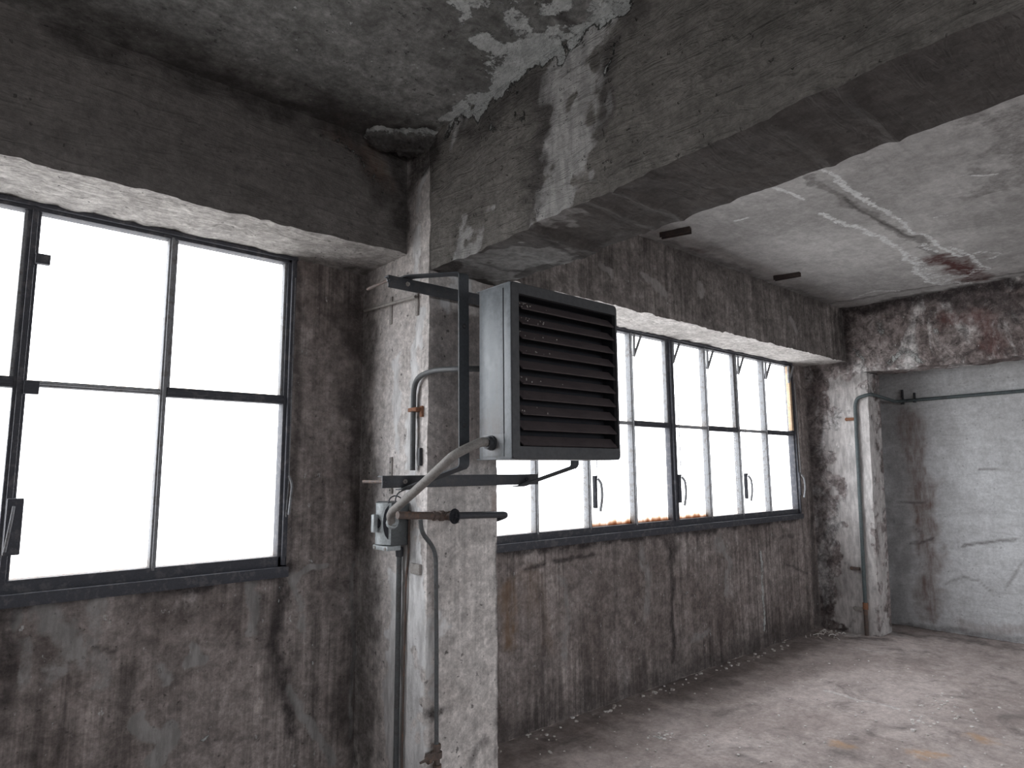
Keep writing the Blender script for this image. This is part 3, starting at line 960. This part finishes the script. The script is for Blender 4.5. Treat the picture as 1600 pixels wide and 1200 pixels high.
# plaster lump broken out of the corner between ceiling, lintel and beam
def rock(name, c, r, mat, parent=None, seed=0, n=3):
    b = bmesh.new()
    bmesh.ops.create_icosphere(b, subdivisions=n, radius=1)
    V = np.array([v.co[:] for v in b.verts])
    k = .55 + .6 * vnoise(V, 1.7, seed) + .45 * vnoise(V, 4.2, seed + 1) + .3 * vnoise(V, 10, seed + 2) + .16 * vnoise(V, 24, seed + 3)
    for v, kk in zip(b.verts, k):
        v.co = Vector((v.co.x * r[0] * kk, v.co.y * r[1] * kk, v.co.z * r[2] * kk)) + Vector(c)
    me = bpy.data.meshes.new(name)
    b.to_mesh(me); b.free()
    for p in me.polygons: p.use_smooth = True
    V = np.array([v.co[:] for v in me.vertices])
    a = me.attributes.new('stains_shade', 'FLOAT_COLOR', 'POINT')
    P = np.zeros((len(V), 4), np.float32)
    P[:, 0] = sstep(-.75, .1, (V[:, 2] - c[2]) / r[2]) * .85
    P[:, 1] = sstep(-.1, -.8, (V[:, 2] - c[2]) / r[2]) * .9
    a.data.foreach_set('color', P.ravel())
    me.materials.append(mat)
    return link(bpy.data.objects.new(name, me), parent)


for k_, (px, py, dep, rr_) in enumerate(((606, 180, 2.60, (.075, .06, .040)), (640, 186, 2.56, (.095, .07, .045)), (668, 192, 2.50, (.07, .07, .035)))):
    c_ = at(px, py, 1, dep)
    rock('plaster_lump', (c_[0], dep, ZC - .012), rr_, M['ceil_l'], ceil_l, 3 + 6 * k_, 5)

# ------------------------------------------------------------------ unit heater
HX0, HX1, HY, HYB, HZ0, HZ1 = 1.655, 2.298, 1.90, 2.135, 1.598, 2.302
h = empty('unit_heater', ((HX0 + HX1) / 2, (HY + HYB) / 2, HZ0), 'grey wall heater with dark horizontal louvres hung beside the pillar', 'heater')
q = MB()
t = .004
# casing: open box (sides, top, bottom, back) with folded rear edges
q.box(HX0, HX0 + t, HY + .012, HYB - .032, HZ0 + .004, HZ1 - .004, .0015)
q.box(HX1 - t, HX1, HY + .012, HYB - .012, HZ0 + .004, HZ1 - .004, .0015)
q.box(HX0, HX1, HY + .012, HYB - .012, HZ0, HZ0 + t, .0015)
q.box(HX0, HX1, HY + .012, HYB - .012, HZ1 - t, HZ1, .0015)
q.build('casing', M['casing'], h)
q = MB()
q.prism([(HX0, HYB - .034, HZ0), (HX0, HYB - .034, HZ1), (HX0 + .04, HYB + .004, HZ1 - .02), (HX0 + .04, HYB + .004, HZ0 + .02)], (.004, 0, 0))
q.box(HX0 + .028, HX1 - .02, HYB - .006, HYB + .004, HZ0 + .01, HZ1 - .01, .002)
q.prism([(HX1 - .02, HYB - .014, HZ0), (HX1 - .02, HYB - .014, HZ1), (HX1 - .02, HYB + .004, HZ1 - .02), (HX1 - .02, HYB + .004, HZ0 + .02)], (.015, 0, 0))
q.build('back_panel', M['hframe'], h)
q = MB()
q.box(HX0 - .003, HX0 + .001, HY + .003, HY + .042, HZ0 + .004, HZ1 - .004, .0012)
q.build('side_flange', M['casing'], h)
q = MB()
q.box(HX0 - .0025, HX0 + .001, HY + .0445, HY + .0495, HZ0 + .1, HZ1 - .02, .0)
q.build('seam', M['black'], h)
q = MB()
q.box(HX0 - .004, HX0 + .001, HY + .046, HY + .175, HZ0 + .012, HZ0 + .10, .0015)
q.build('connection_plate', M['casing'], h)
# front frame: border of sheet metal with rounded corners
def rrect(x0, x1, z0, z1, r, n=5):
    P = []
    for cx, cz, a0 in ((x1 - r, z0 + r, -90), (x1 - r, z1 - r, 0), (x0 + r, z1 - r, 90), (x0 + r, z0 + r, 180)):
        for i in range(n):
            a = math.radians(a0 + 90 * i / (n - 1))
            P.append((cx + r * math.cos(a), cz + r * math.sin(a)))
    return P
OX0, OX1, OZ0, OZ1 = HX0 + .040, HX1 - .013, HZ0 + .05, HZ1 - .045
out, inn = rrect(HX0, HX1, HZ0, HZ1, .018), rrect(OX0, OX1, OZ0, OZ1, .004)
q = MB(); b = q.b
rings = [[b.verts.new((x, y, z)) for x, z in L] for L, y in ((out, HY + .02), (out, HY + .003), (rrect(HX0 + .003, HX1 - .003, HZ0 + .003, HZ1 - .003, .016), HY), (inn, HY), (inn, HY + .02))]
for A, B in zip(rings[:-1], rings[1:]):
    for j in range(len(A)):
        b.faces.new((A[j], A[(j + 1) % len(A)], B[(j + 1) % len(A)], B[j]))
q.build('front_frame', M['hframe'], h)
q = MB()
q.box(HX0 + .006, HX1 - .006, HY + .085, HY + .09, HZ0 + .006, HZ1 - .006)
q.box(OX0 - .004, OX0 - .001, HY + .01, HY + .085, OZ0, OZ1)
q.box(OX1 + .001, OX1 + .004, HY + .01, HY + .085, OZ0, OZ1)
q.box(OX0, OX1, HY + .012, HY + .085, OZ1 + .001, OZ1 + .004)
q.box(OX0, OX1, HY + .012, HY + .085, OZ0 - .004, OZ0 - .001)
q.build('dark_core', M['black'], h)
NL = 10
first = None
pitch = (OZ1 - OZ0) / NL
for i in range(NL):
    zc = OZ0 + pitch * (i + .42)
    if first is None:
        q = MB()
        w, a = .053, math.radians(44)
        dy, dz = w * math.cos(a), w * math.sin(a)
        L0, L1 = OX0 + .004, OX1 - .002
        yf, zf = HY + .006, -dz / 2
        tn = .0016
        prof = [(yf + .004, zf - .004), (yf, zf), (yf + dy, zf + dz), (yf + dy + .004, zf + dz + .001), (yf + dy + tn, zf + dz - tn * 1.3), (yf + tn, zf - tn * 1.3)]
        # notched left end: the lower corner is cut back
        A = [(L0 + (.022 if k in (0, 1, 5) else 0), y, z) for k, (y, z) in enumerate(prof)]
        B = [(L1, y, z) for (y, z) in prof]
        va = [q.b.verts.new(v) for v in A]; vb = [q.b.verts.new(v) for v in B]
        for j in range(len(va)):
            q.b.faces.new((va[j], va[(j + 1) % 6], vb[(j + 1) % 6], vb[j]))
        q.b.faces.new(va[::-1]); q.b.faces.new(vb)
        o = q.build('louvre', M['louvre'], h, smooth=False)
        first = o
    else:
        o = first.copy(); COL.objects.link(o)
    o.matrix_parent_inverse = Matrix.Translation(-h.location)
    o.location = (0, 0, zc)
for i in range(NL):
    zc = OZ0 + pitch * (i + .42)
    q = MB()
    q.lathe((HX1 - .004, HY + .02, zc), (1, 0, 0), [(0, .006), (.008, .006), (.012, .003)], 8)
    q.build('pivot_pin', M['hframe'], h)
q = MB()
q.lathe((HX0 - .003, HY + .118, HZ0 + .066), (-1, 0, 0), [(0, .030), (.010, .030), (.012, .026), (.03, .025)], 14)
q.build('gland', M['iron'], h)
# paint flakes on the louvres
q = MB()
rr = random.Random(3)
for k in range(46):
    x = OX0 + .02 + abs(rr.gauss(0, .10)); i = rr.choice([8, 8, 9, 9, 7, 9, 4, 2, 8, 6])
    if x > OX1 - .02: continue
    u = rr.uniform(.1, .9)
    z = OZ0 + pitch * (i + .42) - .017 + .034 * u; y = HY + .006 + .039 * u
    s = rr.uniform(.0012, .0030)
    q.box(x - s, x + s, y - .0022, y - .0006, z - s, z + s * 1.2)
q.build('paint_flakes', M['limewashed_metal'], h, smooth=False)['kind'] = 'stuff'

# ------------------------------------------------------------------ bracket carrying the heater
br = empty('heater_bracket', (1.83, 2.43, 1.487), 'dark steel bracket of two angle irons clamped across the pillar behind the heater', 'bracket')
def angle_iron(z0, z1, x0, x1, up):
    q = MB()
    q.box(x0, x1, 2.418, 2.424, z0, z1, .001)
    if up: q.box(x0, x1, 2.424, 2.455, z1 - .006, z1, .001)
    else: q.box(x0, x1, 2.424, 2.455, z0, z0 + .006, .001)
    return q.build('angle_iron', M['iron'], br)
irons = {1.513: angle_iron(1.487, 1.538, 1.392, 2.275, True), 2.375: angle_iron(2.345, 2.400, 1.404, 2.275, True)}
for sgn, xv in ((0, 1.628), (1, 2.285)):
    xl = xv - .13
    q = MB()
    top = (xl, 2.436, 2.408) if not sgn else (xl, 2.436, 2.408)
    q.bar([(xl, 2.452, 2.404), (xl + .0, 2.40, 2.404), (xv, 2.178, 2.392), (xv, 2.172, 1.572), (xl + .006, 2.42, 1.481), (xl, 2.452, 1.479)], .052, .006, (1, 0, 0), .018)
    hs = q.build('hanger_strap', M['bar'], br)
    for z in (2.16, 1.74):
        q = MB()
        q.lathe((xv, 2.173, z), (0, -1, 0), [(0, .010), (.007, .010), (.009, .006), (.013, .006)], 6)
        q.build('bolt', M['iron'], hs)
for z in (2.375, 1.513):
    for x in (1.405, 1.50, 2.20):
        q = MB()
        q.lathe((x, 2.420, z), (0, -1, 0), [(0, .011), (.007, .011), (.009, .005), (.016, .005)], 6)
        q.build('bolt', M['limewashed_metal'] if x == 1.5 else M['iron'], irons[z])
    q = MB()
    q.tube([(1.403, 2.42, z), (1.403, 2.60, z)], .007, 8)
    q.build('threaded_rod', M['rustpipe'], br)

# ------------------------------------------------------------------ isolator switch, cable, pipes on the pillar
XF = XP - .002
sw = empty('isolator_switch', (1.57, 2.66, 1.18), 'grey rotary isolator switch box on the lit side of the pillar', 'switch')
q = MB()
q.box(1.545, XF, 2.60, 2.74, 1.225, 1.42, .010)
q.build('body', M['switch_dark'], sw)
q = MB()
P = []
for i in range(9):
    a = i / 8
    P.append((1.546 - .030 * math.sin(math.pi * a), 2.604 + .132 * a))
poly = [(x, y, 1.232) for x, y in P] + [(1.547, 2.736, 1.232), (1.547, 2.604, 1.232)][:2]
q.prism(poly, (0, 0, .182))
cov = q.build('cover', M['switch'], sw)
q = MB()
def cover_x(y):
    return 1.546 - .030 * math.sin(math.pi * min(1, max(0, (y - 2.604) / .132)))
for ya_, yb_, sg in ((2.732, 2.700, -1), (2.612, 2.634, 1)):
    fr_, bk_ = [], []
    for i in range(9):
        t_ = i / 8
        z_ = 1.255 + .150 * t_
        yy = ya_ + (yb_ - ya_) * math.sin(math.pi * t_) ** .6 + sg * .001
        for y_, L_ in ((ya_, fr_), (yy, bk_)):
            L_.append((cover_x(y_) - .002, y_, z_))
    A_ = [q.b.verts.new(v) for v in fr_]; B_ = [q.b.verts.new(v) for v in bk_]
    for i in range(8):
        q.b.faces.new((A_[i], A_[i + 1], B_[i + 1], B_[i]))
q.lathe((1.519, 2.670, 1.325), (-1, 0, 0), [(0, .024), (.006, .023), (.008, .018)], 20)
q.build('dial_plate', M['black'], cov)
q = MB()
q.box(1.490, 1.513, 2.660, 2.684, 1.285, 1.365, .005)
kn = q.build('knob', M['switch'], cov)
q = MB()
q.box(1.53, 1.60, 2.605, 2.735, 1.205, 1.226, .004)
ff = q.build('foot_flange', M['switch'], sw)
for y in (2.622, 2.715):
    q = MB()
    q.lathe((1.531, y, 1.215), (-1, 0, 0), [(0, .008), (.004, .008), (.006, .005)], 10)
    q.build('screw', M['limewashed_metal'], ff)
q = MB()
gl_ = at(612, 818, 1, 2.602)
q.lathe(tuple(gl_), (-.05, -1, .5), [(-.004, .027), (.012, .027), (.014, .022), (.03, .0215)], 12)
q.build('cable_gland', M['switch'], sw)

ch = MB()
pts = [tuple(at(x, y, 1, d)) for x, y, d in ((612, 818, 2.597), (609, 803, 2.54), (660, 757, 2.24), (711, 709, 2.06), (744, 694, 2.03))] + [(1.60, 2.022, 1.668), (1.652, 2.018, 1.665)]
ch.tube(pts, .0185, 12, .07)
c_ = ch.build('power_cable', M['hose'])
tag(c_, 'thick grey armoured cable curving from the switch up to the heater', 'cable')

# horizontal rusty pipe with valve
vp = empty('valve_pipe', (1.8, 2.42, 1.35), 'rusty pipe crossing the front of the pillar with a round stop valve', 'pipe')
YV = 2.405
q = MB()
e = [tuple(at(x, y, 1, YV)) for x, y in ((612, 805), (690, 806))]
q.tube([tuple(at(621, 805, 1, YV)), e[1]], .0165, 12)
q.build('pipe', M['rustpipe'], vp)
q = MB()
pr = at(788, 804, 1, YV)
q.tube([tuple(at(694, 806, 1, YV)), (pr[0] + .022, YV, pr[2]), (pr[0] + .022, 2.50, pr[2] - .028), (pr[0] + .015, 2.58, pr[2] - .036), (XP2 - .01, 2.60, pr[2] - .036)], .0155, 12, .04)
q.build('pipe', M['iron'], vp)
va = at(699, 806, 1, YV)
q = MB()
for px, r, hh in ((678, .021, .016), (690, .023, .03), (703, .021, .02)):
    c = at(px, 806, 1, YV)
    q.lathe((c[0] - hh / 2, YV, c[2]), (1, 0, 0), [(0, r * .8), (hh * .15, r), (hh * .85, r), (hh, r * .8)], 8)
c = at(694, 806, 1, YV)
q.lathe((c[0], YV, c[2]), (.25, -1, .0), [(0, .019), (.02, .019), (.022, .015), (.045, .014), (.047, .010), (.06, .008)], 12)
vb_ = q.build('valve_body', M['rustpipe'], vp)
q = MB()
wc = Vector((c[0], YV, c[2])) + Vector((.25, -1, 0)).normalized() * .060
ring = []
ax = Vector((.25, -1, 0)).normalized(); aa = ax.orthogonal().normalized(); bb = ax.cross(aa)
nn = 26
cp = [wc + (aa * math.cos(2 * math.pi * i / nn) + bb * math.sin(2 * math.pi * i / nn)) * .027 for i in range(nn + 1)]
q.tube([tuple(v) for v in cp], .0065, 8, 0)
for i in range(4):
    d = (aa * math.cos(math.pi * i / 2 + .4) + bb * math.sin(math.pi * i / 2 + .4))
    q.tube([tuple(wc), tuple(wc + d * .026)], .005, 6)
q.lathe(tuple(wc - ax * .004), tuple(ax), [(0, .022), (.004, .022), (.006, .010), (.012, .008)], 16)
q.build('handwheel', M['black'], vb_)

# small pipe dropping from it
dp = empty('drain_pipe', (1.69, 2.43, 0.3), 'thin grey drain pipe bent in an S down the front of the pillar', 'pipe')
q = MB()
P3 = [tuple(at(x, y, 1, 2.43)) for x, y in ((657, 812), (659, 832), (681, 860), (682, 1000), (682, 1165))]
q.tube(P3, .0095, 10, .05)
q.build('pipe', M['greypipe'], dp)
c = at(683, 1162, 1, 2.43)
q = MB()
q.lathe((c[0], 2.43, c[2]), (0, 0, -1), [(0, .014), (.004, .017), (.02, .017), (.022, .012), (.03, .012), (.032, .022), (.055, .022), (.058, .013), (.08, .013), (.082, .019), (.10, .019), (.102, .011), (.16, .011)], 10)
q.build('coupling', M['rustpipe'], dp)
q = MB()
q.lathe((c[0], 2.43, c[2] - .045), (-1, 0, -.1), [(0, .016), (.03, .016), (.033, .02), (.05, .02), (.053, .011), (.062, .006), (.085, .005)], 10)
q.build('drain_cock', M['rustpipe'], dp)

# conduits on the lit face under the switch
cdt = empty('conduit_pair', (XP - .02, 2.65, 0), 'grey conduit with a thin wire running from the switch down to the floor', 'conduit')
q = MB()
q.tube([(XP - .019, 2.655, 1.202), (XP - .019, 2.66, -.02)], .0125, 12)
q.build('conduit', M['greypipe'], cdt)
q = MB()
q.tube([(XP - .008, 2.592, 1.38), (XP - .008, 2.594, 1.20), (XP - .008, 2.612, 1.08), (XP - .008, 2.622, .6), (XP - .008, 2.63, -.02)], .005, 8)
q.build('wire', M['rustpipe'], cdt)
q = MB()
q.lathe((XP - .019, 2.655, 1.17), (0, 0, 1), [(0, .014), (.003, .017), (.04, .017), (.043, .014)], 10)
q.build('coupling', M['iron'], cdt)
# plate beside it
q = MB()
q.box(XP - .014, XP + .004, 2.50, 2.575, 1.105, 1.15, .003)
o = q.build('cover_plate', M['limewashed_metal'])
tag(o, 'small limewashed cover plate below the switch beside the conduit', 'plate')

# pipe with clamp higher up on the lit face
gp = empty('gas_pipe', (XP - .025, 2.54, 1.6), 'grey pipe bending from the lit side of the pillar to the back of the heater', 'pipe')
q = MB()
q.tube([(XP - .022, 2.548, 1.56), (XP - .022, 2.548, 1.80), (XP - .022, 2.545, 1.975), (XP - .022, 2.40, 2.0), (XP + .0, 2.21, 1.985), (XP + .055, 2.145, 1.982)], .0125, 12, .10)
q.build('pipe', M['greypipe'], gp)
q = MB()
q.box(XP - .038, XP + .004, 2.50, 2.57, 1.825, 1.843, .003)
q.box(XP - .012, XP + .004, 2.492, 2.512, 1.80, 1.85, .003)
q.build('clamp', M['rust'], gp)
q = MB()
q.box(XP - .016, XP + .004, 2.502, 2.520, 1.58, 1.66, .003)
o = q.build('rusty_plate', M['iron'])
tag(o, 'short dark rusty plate at the foot of the bent grey pipe', 'plate')

# rod with straps
rd = empty('wall_rod', (XP - .02, 2.8, 2.37), 'limewashed rod held by straps under the upper angle iron', 'rod')
q = MB()
q.tube([(XP - .02, 3.03, 2.392), (XP - .02, 2.542, 2.366)], .008, 8)
q.build('rod', M['limewashed_metal'], rd)
for y, z0, z1 in ((2.79, 2.28, 2.42), (2.555, 2.28, 2.40)):
    q = MB()
    q.box(XP - .008, XP + .004, y - .011, y + .011, z0, z1, .003)
    q.lathe((XP - .006, y, z0 + .015), (-1, 0, 0), [(0, .006), (.004, .004)], 8)
    q.build('strap', M['limewashed_metal'], rd)
# strap plates by the lower angle iron
for y, lab in ((2.965, 'narrow limewashed strap plate on the pillar, the one nearer the window'), (2.765, 'narrow limewashed strap plate on the pillar above the switch')):
    s_ = empty('strap_plate', (XP, y, 1.45), lab, 'strap', 'strap plates on the pillar')
    q = MB()
    q.box(XP - .009, XP + .004, y - .012, y + .012, 1.45, 1.625, .004)
    q.build('plate', M['limewashed_metal'], s_)
    for z in (1.468, 1.55, 1.60):
        q = MB()
        q.lathe((XP - .008, y, z), (-1, 0, 0), [(0, .005), (.003, .004)], 8)
        q.build('screw', M['iron'], s_)
# loose wires above the switch
q = MB()
q.tube([tuple(at(x, y, 1, 2.62)) for x, y in ((606, 789), (609, 778), (617, 774), (626, 777), (632, 790), (638, 803))], .0032, 6, .03)
o = q.build('loose_wire', M['iron'])
tag(o, 'thin loose wire looping above the switch, the lower arch', 'wire', 'loose wires')
q = MB()
q.tube([tuple(at(x, y, 1, 2.60)) for x, y in ((617, 796), (618, 778), (622, 770), (632, 765), (645, 763))], .0032, 6, .03)
o = q.build('loose_wire', M['iron'])
tag(o, 'thin loose wire rising behind the lower angle iron from the switch', 'wire', 'loose wires')

# ------------------------------------------------------------------ steel stubs in the right ceiling
for a, b, lab in (((3.563, 2.545), (3.629, 2.354), 'rusty steel stub under the pale ceiling, the one nearer the beam'),
                  ((5.118, 2.545), (5.157, 2.345), 'rusty steel stub under the pale ceiling, the one nearer the end wall')):
    d = (Vector((*b, 0)) - Vector((*a, 0))).normalized(); n_ = Vector((-d.y, d.x, 0))
    A = Vector((*a, ZC)); L = (Vector((*b, 0)) - Vector((*a, 0))).length
    q = MB()
    pr = [(-.025, .006), (-.025, -.034), (-.019, -.034), (-.019, -.006), (.019, -.006), (.019, -.034), (.025, -.034), (.025, .006)]
    q.prism([A + n_ * u + Vector((0, 0, w)) for u, w in pr], d * L)
    o = q.build('steel_stub', M['stub'])
    tag(o, lab, 'steel bar', 'steel stubs in the ceiling')

# ------------------------------------------------------------------ pipe in the far corner
bp = empty('corner_pipe', (XE - .03, 2.64, 0), 'grey blue pipe climbing the far pier and running along the recess wall', 'pipe')
XQ = XE - .024
q = MB()
q.tube([(XQ, 2.648, .26), (XQ, 2.60, 2.17), (XQ, 2.575, 2.235), (XQ + .01, 2.455, 2.265), (XE + .30, 2.445, 2.245), (XR - .05, 2.46, 2.232), (XR - .03, 2.40, 2.232), (XR - .03, -1.5, 2.262)], .0165, 12, .05)
q.build('pipe', M['bluepipe'], bp)
q = MB()
q.tube([(XQ, 2.655, -.02), (XQ, 2.648, .29)], .0185, 12)
q.build('pipe_foot', M['rustpipe'], bp)['label'] = 'rusty lower end'
q = MB()
q.tube([(XQ, 2.648, .24), (XQ, 2.646, .30)], .0235, 12)
q.build('socket', M['rust'], bp)
for y, z0, z1 in ((2.40, 2.20, 2.35), (2.29, 2.21, 2.31)):
    q = MB()
    q.box(XR - .018, XR + .006, y - .009, y + .009, z0, z1, .003)
    q.box(XR - .052, XR + .006, y - .009, y + .009, z0, z0 + .012, .002)
    q.build('pipe_bracket', M['iron'], bp)
for (px, py), L, mt, lab in (((1328, 655), .085, 'rust', 'rusty iron stub beside the corner pipe, near its top'), ((1336, 888), .085, 'rustpipe', 'dark iron stub beside the corner pipe at knee height'),
                   ((1342, 951), .085, 'limewashed_metal', 'pale worn iron stub beside the corner pipe near the floor')):
    c = at(px, py, 0, XE - .01)
    q = MB()
    q.box(XE - .026, XE + .005, c[1] - L / 2, c[1] + L / 2 - .01, c[2] - .014, c[2] + .014, .004)
    q.lathe((XE - .012, c[1] + L / 2 - .015, c[2]), (-1, 0, 0), [(0, .018), (.008, .018), (.012, .012)], 8)
    o = q.build('iron_stub', M[mt])
    tag(o, lab, 'iron stub', 'iron stubs on the pier')

# ------------------------------------------------------------------ crumbs and litter on the floor
q = MB()
rr = random.Random(11)
def chip(x, y, s):
    n = rr.randint(4, 6); a0 = rr.uniform(0, 6)
    hgt = s * rr.uniform(.25, .7)
    P = [(x + s * rr.uniform(.6, 1.1) * math.cos(a0 + 6.283 * i / n), y + s * rr.uniform(.6, 1.1) * math.sin(a0 + 6.283 * i / n), -.002) for i in range(n)]
    q.prism(P, (rr.uniform(-.3, .3) * s, rr.uniform(-.3, .3) * s, hgt + .003))
for k in range(170):
    p = at(rr.uniform(900, 1600), rr.uniform(1015, 1200), 2, 0)
    if p[1] < YW - .03 and p[0] < 5.9: chip(p[0], p[1], rr.uniform(.004, .010))
for cx, cy, n, sx, sy in ((1030, 1152, 14, 25, 7), (1470, 1098, 22, 30, 12), (1440, 1125, 14, 30, 12), (1505, 1125, 10, 20, 15), (850, 1160, 10, 40, 25)):
    for k in range(n):
        p = at(rr.gauss(cx, sx * .6), rr.gauss(cy, sy * .6), 2, 0)
        chip(p[0], p[1], rr.uniform(.005, .013))
for k in range(60):
    x = rr.uniform(2.2, 5.9); chip(x, YW - rr.uniform(.02, .12), rr.uniform(.006, .018))
tag(q.build('plaster_debris', M['debris'], smooth=False), 'pale plaster crumbs scattered over the dusty floor', 'debris', kind='stuff')
q = MB()
for k in range(26):
    p = at(rr.gauss(1285, 22), rr.gauss(992, 3), 2, 0)
    a = rr.uniform(0, 3.14); L = rr.uniform(.03, .10)
    y0 = min(p[1], YW - .06)
    q.tube([(p[0], y0, .004), (p[0] + L * .5 * math.cos(a), y0 - abs(L * .5 * math.sin(a)), .02), (p[0] + L * math.cos(a), y0 - abs(L * math.sin(a)), .006)], .004, 5, .02)
tag(q.build('twig_litter', M['debris'], smooth=False), 'heap of dry twigs and scraps in the far corner by the pier', 'litter', kind='stuff')
